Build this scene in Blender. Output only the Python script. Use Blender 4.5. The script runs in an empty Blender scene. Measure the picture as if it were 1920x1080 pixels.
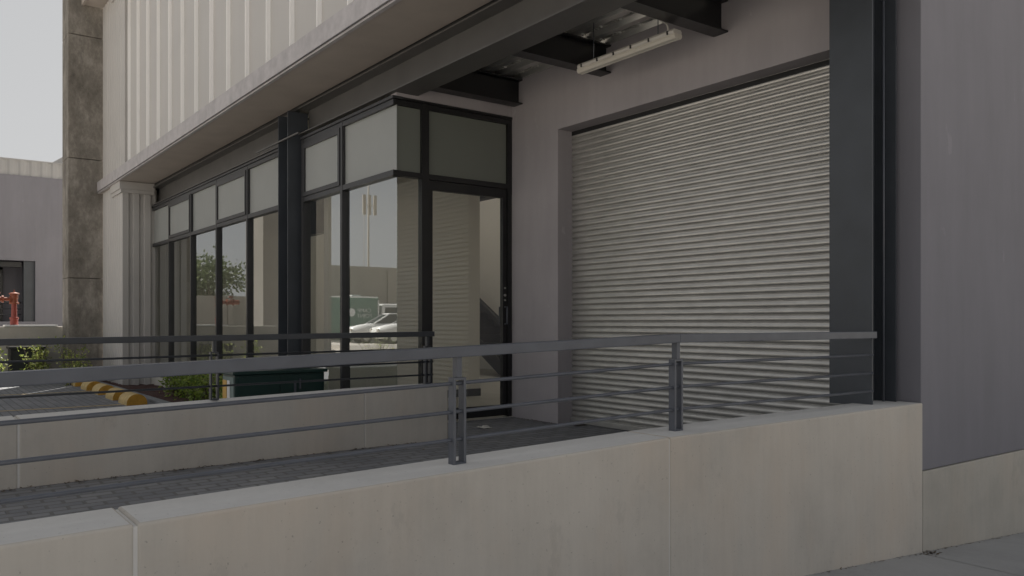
import bpy, bmesh, math, random
from mathutils import Vector, Matrix
R = math.radians
SC = bpy.context.scene
COL = SC.collection
rnd = random.Random(7)

# ------------------------------------------------------------------ camera
TH = 0.64045                      # angle between the view and the shopfront
cam_d = bpy.data.cameras.new('camera')
cam = bpy.data.objects.new('camera', cam_d); COL.objects.link(cam)
cam_d.sensor_width = 36.0
cam_d.lens = 1540.7 / 1920 * 36
cam_d.shift_y = 64 / 1920
cam_d.clip_start = 0.05; cam_d.clip_end = 2000
fwd = Vector((-math.cos(TH), math.sin(TH), 0))
cam.location = (0, 0, 0)
cam.rotation_euler = fwd.to_track_quat('-Z', 'Y').to_euler()
SC.camera = cam

# ------------------------------------------------------------------ sky, sun, exposure
SUN_EL = R(50)
to_sun_h = Vector((-0.845, 0.535, 0)).normalized()
to_sun = (to_sun_h * math.cos(SUN_EL) + Vector((0, 0, math.sin(SUN_EL)))).normalized()
W = bpy.data.worlds.new('World'); SC.world = W; W.use_nodes = True
wn = W.node_tree; wn.nodes.clear()
wo = wn.nodes.new('ShaderNodeOutputWorld'); bg = wn.nodes.new('ShaderNodeBackground')
sky = wn.nodes.new('ShaderNodeTexSky'); sky.sky_type = 'NISHITA'; sky.sun_disc = False
sky.sun_elevation = SUN_EL
sky.sun_rotation = math.atan2(to_sun_h.x, to_sun_h.y)
sky.air_density = 1.0; sky.dust_density = 3.0; sky.ozone_density = 1.0; sky.altitude = 1200
hs = wn.nodes.new('ShaderNodeHueSaturation'); hs.inputs['Saturation'].default_value = 0.18
SKY_CAP = 2.7                      # hazy bright sky: s*c/(s+c) keeps the glow round the sun from running away
def vmath(op, a, b):
    n = wn.nodes.new('ShaderNodeVectorMath'); n.operation = op
    for k, v in ((0, a), (1, b)):
        if isinstance(v, float): n.inputs[k].default_value = (v, v, v)
        else: wn.links.new(v, n.inputs[k])
    return n.outputs[0]
wn.links.new(sky.outputs[0], hs.inputs['Color'])
soft = vmath('DIVIDE', vmath('MULTIPLY', hs.outputs[0], SKY_CAP), vmath('ADD', hs.outputs[0], SKY_CAP))
wn.links.new(soft, bg.inputs['Color']); bg.inputs['Strength'].default_value = 0.15
wn.links.new(bg.outputs[0], wo.inputs['Surface'])
sun_d = bpy.data.lights.new('sun', 'SUN'); sun_d.energy = 5.0; sun_d.angle = R(0.53); sun_d.color = (1, .95, .87)
sun = bpy.data.objects.new('sun', sun_d); COL.objects.link(sun)
sun.rotation_euler = (-to_sun).to_track_quat('-Z', 'Y').to_euler(); sun.location = (0, 0, 30)
SC.view_settings.view_transform = 'Standard'; SC.view_settings.look = 'None'
SC.view_settings.exposure = 1.0; SC.view_settings.gamma = 1.0
SC.render.engine = 'CYCLES'
SC.cycles.use_denoising = True
SC.cycles.max_bounces = 10; SC.cycles.diffuse_bounces = 5; SC.cycles.glossy_bounces = 5; SC.cycles.transparent_max_bounces = 16
SC.cycles.caustics_reflective = False; SC.cycles.caustics_refractive = False
SC.cycles.sample_clamp_indirect = 6.0

# ------------------------------------------------------------------ materials
def nodes(name):
    m = bpy.data.materials.new(name); m.use_nodes = True
    nt = m.node_tree; b = nt.nodes['Principled BSDF']
    return m, nt, b
def N(nt, t, **kw):
    n = nt.nodes.new(t)
    for k, v in kw.items():
        setattr(n, k, v)
    return n
def coords(nt, scale=(1, 1, 1), rot=(0, 0, 0)):
    g = N(nt, 'ShaderNodeNewGeometry'); mp = N(nt, 'ShaderNodeMapping')
    mp.inputs['Scale'].default_value = scale; mp.inputs['Rotation'].default_value = rot
    nt.links.new(g.outputs['Position'], mp.inputs['Vector'])
    return mp.outputs['Vector']
def noise(nt, vec, scale, detail=5, rough=.6):
    n = N(nt, 'ShaderNodeTexNoise'); n.inputs['Scale'].default_value = scale
    n.inputs['Detail'].default_value = detail; n.inputs['Roughness'].default_value = rough
    nt.links.new(vec, n.inputs['Vector']); return n.outputs['Fac']
def ramp(nt, fac, stops):
    r = N(nt, 'ShaderNodeValToRGB'); e = r.color_ramp.elements
    while len(e) < len(stops): e.new(.5)
    for el, (p, c) in zip(e, stops):
        el.position = p; el.color = (*c, 1) if len(c) == 3 else c
    nt.links.new(fac, r.inputs['Fac']); return r.outputs['Color']
def mix(nt, fac, a, b, mode='MIX'):
    m = N(nt, 'ShaderNodeMix', data_type='RGBA', blend_type=mode)
    for s, v in ((m.inputs[0], fac), (m.inputs[6], a), (m.inputs[7], b)):
        if isinstance(v, (int, float)): s.default_value = v
        elif isinstance(v, tuple): s.default_value = (*v, 1) if len(v) == 3 else v
        else: nt.links.new(v, s)
    return m.outputs[2]
def bump(nt, b, h, strength, dist=.01):
    n = N(nt, 'ShaderNodeBump'); n.inputs['Strength'].default_value = strength; n.inputs['Distance'].default_value = dist
    nt.links.new(h, n.inputs['Height']); nt.links.new(n.outputs[0], b.inputs['Normal'])
def sc(c, k): return tuple(min(1, v * k) for v in c)

def paint(name, c, rough=.5, metal=0, var=.12, nscale=3.0, bstr=.05, bscale=60, spec=.5):
    m, nt, b = nodes(name)
    v = coords(nt)
    f = noise(nt, v, nscale)
    nt.links.new(ramp(nt, f, [(.3, sc(c, 1 - var)), (.7, sc(c, 1 + var))]), b.inputs['Base Color'])
    b.inputs['Metallic'].default_value = metal
    b.inputs['Specular IOR Level'].default_value = spec
    r = N(nt, 'ShaderNodeMapRange'); r.inputs['To Min'].default_value = max(.02, rough - .08); r.inputs['To Max'].default_value = rough + .08
    nt.links.new(noise(nt, v, nscale * 4), r.inputs['Value']); nt.links.new(r.outputs[0], b.inputs['Roughness'])
    if bstr: bump(nt, b, noise(nt, v, bscale, 3), bstr, .004)
    return m

def concrete(name, c, streak=.06, mott=.15, stain=.2, tint=(1.05, .985, .93), rough=.85):
    """cast concrete: cloudy patches, pinkish bloom, faint run-down marks, pores"""
    m, nt, b = nodes(name)
    v = coords(nt)
    cloud = noise(nt, v, 1.1, 7, .68)
    base = ramp(nt, cloud, [(.32, sc(c, 1 - mott)), (.5, c), (.70, sc(c, 1 + mott * .6))])
    bloom = noise(nt, coords(nt, (1, 1, .5)), 1.7, 5, .6)
    base = mix(nt, ramp(nt, bloom, [(.48, (0, 0, 0)), (.68, (.7, .7, .7))]), base, tuple(min(1, a * t) for a, t in zip(c, tint)))
    st = noise(nt, coords(nt, (2.1, 2.1, .25)), 2.0, 7, .75)
    col = mix(nt, streak, base, ramp(nt, st, [(.36, sc(c, .55)), (.64, sc(c, 1.2))]))
    fine = noise(nt, coords(nt, (22, 22, 1.6)), 1.0, 4, .7)
    col = mix(nt, .055, col, ramp(nt, fine, [(.4, sc(c, .6)), (.6, sc(c, 1.2))]))
    sp = noise(nt, coords(nt, (1, 1, .55)), 1.9, 9, .78)
    col = mix(nt, ramp(nt, sp, [(.585, (0, 0, 0)), (.62, (stain, stain, stain))]), col, sc(c, .62))
    pits = noise(nt, v, 70, 2, .5)
    col = mix(nt, ramp(nt, pits, [(.70, (0, 0, 0)), (.74, (.55, .55, .55))]), col, sc(c, .45))
    nt.links.new(col, b.inputs['Base Color']); b.inputs['Roughness'].default_value = rough
    b.inputs['Specular IOR Level'].default_value = .3
    bump(nt, b, noise(nt, v, 45, 6, .7), .22, .004)
    return m

def old_concrete(name):
    m, nt, b = nodes(name); v = coords(nt)
    a = noise(nt, coords(nt, (1, 1, .6)), 2.2, 9, .8)
    col = ramp(nt, a, [(.32, (.115, .104, .09)), (.5, (.21, .192, .168)), (.66, (.35, .325, .29))])
    sp = noise(nt, v, 9, 6, .8)
    col = mix(nt, ramp(nt, sp, [(.6, (0, 0, 0)), (.68, (.55, .55, .55))]), col, (.34, .32, .28))
    dk = noise(nt, coords(nt, (1, 1, .35)), 3, 6, .7)
    col = mix(nt, ramp(nt, dk, [(.55, (0, 0, 0)), (.7, (.6, .6, .6))]), col, (.06, .055, .05))
    nt.links.new(col, b.inputs['Base Color']); b.inputs['Roughness'].default_value = .9
    bump(nt, b, noise(nt, v, 30, 8, .75), .5, .01)
    return m

def pavers(name, c1, c2, mortar, bw, bh, along_y=False, msize=.012, bstr=.6):
    m, nt, b = nodes(name)
    v = coords(nt, (1, 1, 1), (0, 0, R(90) if along_y else 0))
    t = N(nt, 'ShaderNodeTexBrick'); t.offset = .5
    t.inputs['Scale'].default_value = 1; t.inputs['Brick Width'].default_value = bw; t.inputs['Row Height'].default_value = bh
    t.inputs['Mortar Size'].default_value = msize; t.inputs['Mortar Smooth'].default_value = .3
    t.inputs['Color1'].default_value = (*c1, 1); t.inputs['Color2'].default_value = (*c2, 1); t.inputs['Mortar'].default_value = (*mortar, 1)
    nt.links.new(v, t.inputs['Vector'])
    n1 = noise(nt, coords(nt), 1.1, 7, .7)
    col = mix(nt, .55, t.outputs['Color'], ramp(nt, n1, [(.3, (.55, .55, .57)), (.7, (1, .99, .97))]), 'MULTIPLY')
    n2 = noise(nt, coords(nt), 25, 5, .8)
    col = mix(nt, ramp(nt, n2, [(.6, (0, 0, 0)), (.75, (.35, .35, .35))]), col, sc(c2, 1.8))
    nt.links.new(col, b.inputs['Base Color']); b.inputs['Roughness'].default_value = .82
    inv = N(nt, 'ShaderNodeMath', operation='SUBTRACT'); inv.inputs[0].default_value = 1; nt.links.new(t.outputs['Fac'], inv.inputs[1])
    ad = N(nt, 'ShaderNodeMath', operation='MULTIPLY_ADD'); ad.inputs[1].default_value = .25
    nt.links.new(n2, ad.inputs[0]); nt.links.new(inv.outputs[0], ad.inputs[2])
    bump(nt, b, ad.outputs[0], bstr, .008)
    return m

def plaster(name, c, var=.09, rough=.8):
    m, nt, b = nodes(name); v = coords(nt)
    a = noise(nt, v, .9, 6, .6)
    col = ramp(nt, a, [(.3, sc(c, 1 - var)), (.7, sc(c, 1 + var))])
    st = noise(nt, coords(nt, (2.5, 2.5, .3)), 1.5, 5, .7)
    col = mix(nt, .24, col, ramp(nt, st, [(.4, sc(c, .8)), (.65, sc(c, 1.12))]))
    sm = noise(nt, coords(nt, (3, 3, 1.6)), 2.2, 4, .5)
    col = mix(nt, ramp(nt, sm, [(.70, (0, 0, 0)), (.735, (.26, .26, .26))]), col, sc(c, 1.5))
    nt.links.new(col, b.inputs['Base Color']); b.inputs['Roughness'].default_value = rough
    b.inputs['Specular IOR Level'].default_value = .3
    bump(nt, b, noise(nt, v, 35, 5, .65), .12, .004)
    return m

def glass(name, ior, tint=(.93, .95, .93), wav=.02):
    m = bpy.data.materials.new(name); m.use_nodes = True; nt = m.node_tree; nt.nodes.clear()
    o = N(nt, 'ShaderNodeOutputMaterial'); mx = N(nt, 'ShaderNodeMixShader'); fr = N(nt, 'ShaderNodeFresnel')
    tr = N(nt, 'ShaderNodeBsdfTransparent'); gl = N(nt, 'ShaderNodeBsdfGlossy')
    fr.inputs['IOR'].default_value = ior; tr.inputs['Color'].default_value = (*tint, 1)
    gl.inputs['Roughness'].default_value = 0.0; gl.inputs['Color'].default_value = (.95, .97, .97, 1)
    ge = N(nt, 'ShaderNodeNewGeometry'); iv = N(nt, 'ShaderNodeMath', operation='SUBTRACT'); iv.inputs[0].default_value = 1
    ml = N(nt, 'ShaderNodeMath', operation='MULTIPLY')            # a ray meets one outer and one inner face of a pane: reflect once
    nt.links.new(ge.outputs['Backfacing'], iv.inputs[1]); nt.links.new(fr.outputs[0], ml.inputs[0]); nt.links.new(iv.outputs[0], ml.inputs[1])
    nt.links.new(ml.outputs[0], mx.inputs[0]); nt.links.new(tr.outputs[0], mx.inputs[1]); nt.links.new(gl.outputs[0], mx.inputs[2])
    nt.links.new(mx.outputs[0], o.inputs['Surface'])
    return m

def frosted(name, c):
    m, nt, b = nodes(name)
    v = coords(nt)
    nt.links.new(ramp(nt, noise(nt, v, 1.5, 3), [(.3, sc(c, .94)), (.7, sc(c, 1.05))]), b.inputs['Base Color'])
    b.inputs['Roughness'].default_value = .32; b.inputs['Specular IOR Level'].default_value = .6
    tl = N(nt, 'ShaderNodeBsdfTranslucent'); tl.inputs['Color'].default_value = (*sc(c, .9), 1)
    mx = N(nt, 'ShaderNodeMixShader'); mx.inputs[0].default_value = .5
    out = nt.nodes['Material Output']
    nt.links.new(b.outputs[0], mx.inputs[1]); nt.links.new(tl.outputs[0], mx.inputs[2]); nt.links.new(mx.outputs[0], out.inputs['Surface'])
    return m

def leafmat(name, c1, c2):
    m, nt, b = nodes(name)
    oi = N(nt, 'ShaderNodeNewGeometry')
    col = ramp(nt, oi.outputs['Random Per Island'], [(0, c1), (1, c2)])
    nt.links.new(col, b.inputs['Base Color']); b.inputs['Roughness'].default_value = .5
    tl = N(nt, 'ShaderNodeBsdfTranslucent'); nt.links.new(col, tl.inputs['Color'])
    mx = N(nt, 'ShaderNodeMixShader'); mx.inputs[0].default_value = .4
    nt.links.new(b.outputs[0], mx.inputs[1]); nt.links.new(tl.outputs[0], mx.inputs[2])
    nt.links.new(mx.outputs[0], nt.nodes['Material Output'].inputs['Surface'])
    return m

def galv(name, c, rough=.38, metal=.85):
    m, nt, b = nodes(name); v = coords(nt)
    f = noise(nt, coords(nt, (1, 1, 4)), 5, 6, .7)
    nt.links.new(ramp(nt, f, [(.3, sc(c, .85)), (.7, sc(c, 1.1))]), b.inputs['Base Color'])
    b.inputs['Metallic'].default_value = metal
    r = N(nt, 'ShaderNodeMapRange'); r.inputs['To Min'].default_value = rough - .08; r.inputs['To Max'].default_value = rough + .12
    nt.links.new(noise(nt, v, 14, 5), r.inputs['Value']); nt.links.new(r.outputs[0], b.inputs['Roughness'])
    bump(nt, b, noise(nt, coords(nt, (1, 1, 3)), 22, 3), .12, .002)
    return m

M = {}
M['plaster'] = plaster('mauve_grey_plaster', (.385, .36, .375))
M['endwall'] = plaster('grey_wall_paint_shaded', (.215, .211, .237), .06)  # bay wall's paint again, darkened: shade put into the colour
M['clad_rib'] = paint('lit_rib_white', (.86, .85, .84), .4, 0, .02, 1.5, 0)  # light on the rib sides is put into this whiter colour
M['white_clad'] = paint('off_white_cladding', (.475, .46, .445), .45, 0, .04, 1.5, .02)
M['fascia'] = paint('grey_fascia_paint', (.42, .40, .41), .5, 0, .16, 7, .06, 25)
M['soffit'] = paint('soffit_board', (.40, .355, .32), .75, 0, .08, 2.2, .04)
M['steel'] = paint('charcoal_steel_paint', (.088, .085, .082), .42, 0, .14, 3, .04)
M['blue_steel'] = paint('blue_grey_steel_paint', (.050, .057, .068), .45, 0, .14, 3, .04)
M['black'] = paint('black_aluminium', (.014, .014, .015), .38, 0, .1, 4, 0)
M['frame'] = paint('dark_grey_window_aluminium', (.034, .034, .037), .4, 0, .08, 4, 0)
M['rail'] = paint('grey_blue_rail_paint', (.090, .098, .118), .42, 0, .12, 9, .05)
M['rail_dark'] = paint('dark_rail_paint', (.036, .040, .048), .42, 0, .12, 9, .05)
M['concrete'] = concrete('cream_cast_concrete', (.55, .512, .46))
M['skylit_top'] = concrete('pale_skylit_top', (.68, .665, .64), .03, .10, .12, (1, 1, 1))  # wall tops paled: skylight put into the colour; joints share it
M['plinth'] = concrete('plinth_concrete', (.47, .445, .40), .08)
M['old'] = old_concrete('weathered_dark_concrete')
M['galv'] = galv('galvanised_slats', (.52, .51, .485), .36, .7)
M['deck'] = galv('galvanised_deck', (.82, .81, .77), .3, .85)
M['ramp_paver'] = pavers('ramp_pavers', (.21, .215, .23), (.28, .283, .29), (.17, .168, .165), .20, .10, True)
M['lot_paver'] = pavers('parking_pavers', (.20, .208, .225), (.26, .265, .28), (.13, .13, .135), .22, .11, False, .008)
M['slab'] = concrete('footpath_concrete', (.36, .36, .36), .0, .18, .25, (1, 1, 1))
M['kerb'] = concrete('kerb_concrete', (.24, .25, .26), .08, .14, .2, (1, 1, 1))
M['earth'] = paint('dry_sandy_ground', (.45, .42, .38), .95, 0, .25, .5, .2, 20)
M['mulch'] = paint('red_brown_mulch', (.058, .026, .021), .95, 0, .5, 30, 1.0, 60)
M['yellow'] = paint('faded_yellow_paint', (.50, .265, .035), .7, 0, .2, 14, .2, 60)
M['yellow_top'] = paint('skylit_yellow_top', (.54, .40, .18), .85, 0, .2, 16, .2, 60)  # skylight on the rounded tops is put into the colour
M['line'] = paint('worn_line_paint', (.46, .36, .20), .85, 0, .25, 12, .1)
M['cream'] = paint('cream_interior_paint', (.82, .795, .73), .7, 0, .03, 1, 0)
M['ifloor'] = paint('interior_screed', (.52, .50, .45), .5, 0, .1, 2, 0)
M['idark'] = paint('dark_interior_steel', (.014, .017, .019), .5, 0, .1, 3, 0)
M['glass'] = glass('window_glass', 4.2, (.97, .98, .96))
M['door_glass'] = glass('door_glass', 2.3, (.98, .98, .97), .01)
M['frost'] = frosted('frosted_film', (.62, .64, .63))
M['frost_shaded'] = frosted('frosted_film_shaded', (.34, .36, .32))  # front panes' film, darkened: shade of the covered bay put into the colour
M['lampbody'] = paint('lamp_grey_plastic', (.50, .48, .45), .4, 0, .05, 5, 0)
M['diffuser'] = paint('lamp_clear_cover', (.60, .57, .51), .25, 0, .04, 5, 0)
M['green'] = paint('dark_green_enamel', (.010, .036, .031), .35, 0, .12, 5, .03)
M['green_pale'] = paint('sunlit_green_enamel', (.16, .21, .20), .5, 0, .12, 5, .03)  # cabinet green made paler: sunlight on one side put into the colour
M['sticker'] = paint('yellow_sticker', (.60, .36, .08), .5, 0, .08, 9, 0)
M['white'] = paint('white_paint', (.72, .72, .71), .4, 0, .04, 3, 0)
M['red'] = paint('hydrant_red_paint', (.28, .050, .035), .4, 0, .15, 14, .05)
M['orange'] = paint('hydrant_orange_paint', (.28, .075, .035), .45, 0, .2, 16, .05)
M['tyre'] = paint('tyre_rubber', (.02, .02, .02), .8, 0, .1, 5, 0)
M['carglass'] = paint('dark_car_glass', (.03, .035, .04), .08, 0, .05, 3, 0)
M['trailer_green'] = paint('trailer_green', (.10, .19, .15), .4, 0, .08, 3, 0)
M['bark'] = paint('bark', (.13, .10, .075), .9, 0, .3, 12, .5, 30)
M['leaf'] = leafmat('shrub_leaf', (.09, .16, .025), (.32, .40, .075))
M['leaf_sun'] = leafmat('sunlit_shrub_leaf', (.12, .19, .025), (.48, .50, .18))  # brighter copy of the shrub leaf, sunlight put into the colour
M['leaf_tree'] = leafmat('tree_leaf', (.07, .10, .045), (.17, .20, .10))
M['litter'] = leafmat('dead_leaf', (.03, .02, .014), (.17, .12, .07))
M['paper'] = paint('scrap_paper', (.55, .53, .49), .8, 0, .1, 20, 0)
M['boundary'] = plaster('tan_boundary_plaster', (.32, .30, .27), .1)
M['roofsheet'] = paint('pale_roof_sheet', (.36, .355, .355), .5, 0, .05, 2, 0)

# ------------------------------------------------------------------ mesh helpers
class MB:
    """collects shapes (world coordinates) and links them as ONE mesh object"""
    def __init__(s): s.v = []; s.f = []; s.mi = []; s.sm = []; s.bev = 0
    def add(s, vs, fs, mi=0, smooth=False):
        o = len(s.v); s.v += [tuple(p) for p in vs]
        for f in fs: s.f.append([i + o for i in f]); s.mi.append(mi); s.sm.append(smooth)
        return s
    def box(s, x0, x1, y0, y1, z0, z1, mi=0):
        x0, x1 = min(x0, x1), max(x0, x1); y0, y1 = min(y0, y1), max(y0, y1); z0, z1 = min(z0, z1), max(z0, z1)
        v = [(x0, y0, z0), (x1, y0, z0), (x1, y1, z0), (x0, y1, z0), (x0, y0, z1), (x1, y0, z1), (x1, y1, z1), (x0, y1, z1)]
        return s.add(v, [(3, 2, 1, 0), (4, 5, 6, 7), (0, 1, 5, 4), (1, 2, 6, 5), (2, 3, 7, 6), (3, 0, 4, 7)], mi)
    def hexa(s, v, mi=0):
        return s.add(v, [(3, 2, 1, 0), (4, 5, 6, 7), (0, 1, 5, 4), (1, 2, 6, 5), (2, 3, 7, 6), (3, 0, 4, 7)], mi)
    def bar(s, p, q, w, h, mi=0, up=(0, 0, 1)):
        p, q = Vector(p), Vector(q); d = (q - p).normalized(); u = Vector(up)
        sd = d.cross(u).normalized() * w / 2; u2 = sd.cross(d).normalized() * h / 2
        v = [p - sd - u2, p + sd - u2, q + sd - u2, q - sd - u2, p - sd + u2, p + sd + u2, q + sd + u2, q - sd + u2]
        return s.hexa(v, mi)
    def tube(s, pts, r, n=10, mi=0, cap=True):
        pts = [Vector(p) for p in pts]; rs = r if isinstance(r, (list, tuple)) else [r] * len(pts)
        rings = []; ref = None
        for i, p in enumerate(pts):
            d = (pts[min(i + 1, len(pts) - 1)] - pts[max(i - 1, 0)]).normalized()
            if ref is None:
                ref = d.orthogonal().normalized()
            a = (ref - d * ref.dot(d)).normalized(); b = d.cross(a); ref = a
            rings.append([p + (a * math.cos(2 * math.pi * k / n) + b * math.sin(2 * math.pi * k / n)) * rs[i] for k in range(n)])
        v = [q for rg in rings for q in rg]; f = []
        for i in range(len(pts) - 1):
            for k in range(n):
                f.append((i * n + k, i * n + (k + 1) % n, (i + 1) * n + (k + 1) % n, (i + 1) * n + k))
        s.add(v, f, mi, True)
        if cap:
            o = len(s.v) - len(v)
            s.f.append([o + k for k in reversed(range(n))]); s.mi.append(mi); s.sm.append(False)
            s.f.append([o + (len(pts) - 1) * n + k for k in range(n)]); s.mi.append(mi); s.sm.append(False)
        return s
    def lathe(s, prof, c, n=20, mi=0, axis='z'):
        v = []; f = []
        for (r, h) in prof:
            for k in range(n):
                a = 2 * math.pi * k / n; x, y = r * math.cos(a), r * math.sin(a)
                v.append((c[0] + x, c[1] + y, c[2] + h) if axis == 'z' else ((c[0] + x, c[1] + h, c[2] + y) if axis == 'y' else (c[0] + h, c[1] + x, c[2] + y)))
        for i in range(len(prof) - 1):
            for k in range(n):
                f.append((i * n + k, i * n + (k + 1) % n, (i + 1) * n + (k + 1) % n, (i + 1) * n + k))
        f.append(tuple(reversed(range(n)))); f.append(tuple((len(prof) - 1) * n + k for k in range(n)))
        return s.add(v, f, mi, False)
    def strip(s, prof, ext0, ext1, fn, mi=0, smooth=False):
        """profile points (a,b) swept from ext0 to ext1; fn(a,b,e) -> xyz"""
        v = [fn(a, b, ext0) for a, b in prof] + [fn(a, b, ext1) for a, b in prof]; n = len(prof)
        return s.add(v, [(i, i + 1, n + i + 1, n + i) for i in range(n - 1)], mi, smooth)
    def flat(s, p, size, mi=0):
        p = Vector(p); a = rnd.uniform(0, 6.28); l = size * rnd.uniform(.6, 1.3)
        d = Vector((math.cos(a), math.sin(a), rnd.uniform(-.1, .3))); w = Vector((-math.sin(a), math.cos(a), rnd.uniform(-.3, .3)))
        return s.add([p, p + d * l * .5 + w * l * .25, p + d * l, p + d * l * .5 - w * l * .25], [(0, 1, 2, 3)], mi)
    def leaf(s, p, size, mi=0, droop=0):
        p = Vector(p)
        d = Vector((rnd.uniform(-1, 1), rnd.uniform(-1, 1), rnd.uniform(-.5, 1) - droop)).normalized()
        w = d.cross(Vector((rnd.uniform(-1, 1), rnd.uniform(-1, 1), rnd.uniform(-1, 1)))).normalized()
        l = size * rnd.uniform(.7, 1.3); k = d.cross(w) * l * .12
        return s.add([p, p + d * l * .5 + w * l * .27 + k, p + d * l, p + d * l * .5 - w * l * .27 + k], [(0, 1, 2, 3)], mi)
    def build(s, name, mat, parent=None, bevel=0, recalc=True, smooth=False):
        me = bpy.data.meshes.new(name); mats = mat if isinstance(mat, (list, tuple)) else [mat]
        off = WORLD.get(parent.name, Vector((0, 0, 0))) if parent else Vector((0, 0, 0))
        c = off
        me.from_pydata([tuple(Vector(p) - c) for p in s.v], [], s.f)
        for m in mats: me.materials.append(m)
        me.polygons.foreach_set('material_index', s.mi)
        me.polygons.foreach_set('use_smooth', [bool(q or smooth) for q in s.sm])
        if recalc or bevel:
            bm = bmesh.new(); bm.from_mesh(me)
            if recalc: bmesh.ops.recalc_face_normals(bm, faces=bm.faces)
            if bevel:
                bmesh.ops.bevel(bm, geom=list(bm.edges), offset=bevel, segments=2, profile=.6, affect='EDGES', clamp_overlap=True)
            bm.to_mesh(me); bm.free()
        me.update()
        o = bpy.data.objects.new(name, me); COL.objects.link(o)
        if parent: o.parent = parent
        WORLD[o.name] = off.copy()
        return o
WORLD = {}
def tag(o, label=None, cat=None, group=None, kind=None):
    if label: o['label'] = label
    if cat: o['category'] = cat
    if group: o['group'] = group
    if kind: o['kind'] = kind
    return o
def thing(name, label, cat, loc, group=None):
    o = bpy.data.objects.new(name, None); COL.objects.link(o); o.location = loc; o.empty_display_size = .2
    WORLD[o.name] = Vector(loc)
    return tag(o, label, cat, group)
def dup(o, loc, parent=None):
    c = o.copy(); COL.objects.link(c)
    if parent: c.parent = parent
    else: c.location = loc
    for ch in o.children: dup(ch, None, c)
    return c

# ------------------------------------------------------------------ ground
LOT = -1.25
def gz(x, y):
    t = max(0, min(1, (x + 5.5) / 2.0))
    return LOT * (1 - t) + t * min(-1.22, -1.55 - .068 * (y - 5.5)) - .004
g = MB(); xs = [-600, -200, -80, -40, -20, -12, -8, -6.4, -5.5, -5, -4.5, -4, -3.5, -3, -2.4, -1, 1, 4, 10, 40, 200, 600]
ys = [-600, -200, -80, -40, -20, -10, -5, -2, 0, 1, 2, 3, 4, 5, 5.5, 7, 9, 12, 20, 60, 200, 600]
def gclamp(y): return max(-4, min(14, y))
gv = [(x, y, gz(x, gclamp(y))) for x in xs for y in ys]; ny = len(ys)
g.add(gv, [(i * ny + j, (i + 1) * ny + j, (i + 1) * ny + j + 1, i * ny + j + 1) for i in range(len(xs) - 1) for j in range(ny - 1)])
tag(g.build('ground', M['earth'], recalc=False), kind='structure')
# footpath of cast slabs in front of the ramp wall
fp = MB(); ed = [-4, -1.6, .8, 3.1, 5.45, 7.85, 10.2, 12.6]
for i in range(len(ed) - 1):
    for (xa, xb) in ((-2.77, -.9), (-.892, 1.6)):
        a, b = ed[i] + .004, ed[i + 1] - .004
        n = 4
        for k in range(n):
            p, q = a + (b - a) * k / n, a + (b - a) * (k + 1) / n
            za, zb = gz(-2.4, p) + .012, gz(-2.4, q) + .012
            fp.add([(xa, p, za), (xb, p, za), (xb, q, zb), (xa, q, zb)], [(0, 1, 2, 3)])
tag(fp.build('footpath', M['slab'], recalc=False), kind='structure')
# parking bay paving
lot = MB(); lot.add([(-30, -1.9, LOT + .004), (-6.62, -1.9, LOT + .004), (-6.62, 3.12, LOT + .004), (-30, 3.12, LOT + .004)], [(0, 1, 2, 3)])
tag(lot.build('parking_paving', M['lot_paver'], recalc=False), kind='structure')
ln = MB()
for x in (-16.40, -13.46, -10.5, -19.4):
    ln.add([(x - .05, -1.8, LOT + .008), (x + .05, -1.8, LOT + .008), (x + .05, 3.0, LOT + .008), (x - .05, 3.0, LOT + .008)], [(0, 1, 2, 3)])
tag(ln.build('parking_line_markings', M['line'], recalc=False), kind='structure')
kb = MB()
for i in range(14):
    kb.box(-19.0 + i * .9 + .004, -18.1 + i * .9 - .004, 3.13, 3.27, LOT - .1, LOT + .05)
tag(kb.build('kerb', M['kerb'], bevel=.008), kind='structure')
bedm = MB(); nx, nyb = 90, 8
bv = [(-19.0 + 12.2 * i / nx, 3.275 + .68 * j / nyb, LOT + .03 + rnd.uniform(-.012, .02)) for i in range(nx + 1) for j in range(nyb + 1)]
bedm.add(bv, [(i * (nyb + 1) + j, (i + 1) * (nyb + 1) + j, (i + 1) * (nyb + 1) + j + 1, i * (nyb + 1) + j + 1) for i in range(nx) for j in range(nyb)])
tag(bedm.build('planting_bed', M['mulch'], recalc=False), kind='structure')

# ramp between the two low walls: level landing by the door, then a gentle fall
def rz(y): return -1.06 if y > 3.3 else -1.06 - .014 * (3.3 - y)
rp = MB(); yr = [-6, -4, -2, 0, 1, 2, 3.3, 4.0, 5.72]
rv = [(x, y, rz(y)) for y in yr for x in (-6.3, -3.0)]
rp.add(rv, [(2 * i, 2 * i + 1, 2 * i + 3, 2 * i + 2) for i in range(len(yr) - 1)])
rp.add([(-7.36, 3.96, -1.06), (-6.3, 3.96, -1.06), (-6.3, 5.5, -1.06), (-7.36, 5.5, -1.06)], [(0, 1, 2, 3)])
rp.box(-7.36, -6.3, 3.93, 3.96, -1.4, -1.06)
tag(rp.build('ramp_paving', M['ramp_paver']), kind='structure')

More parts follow.
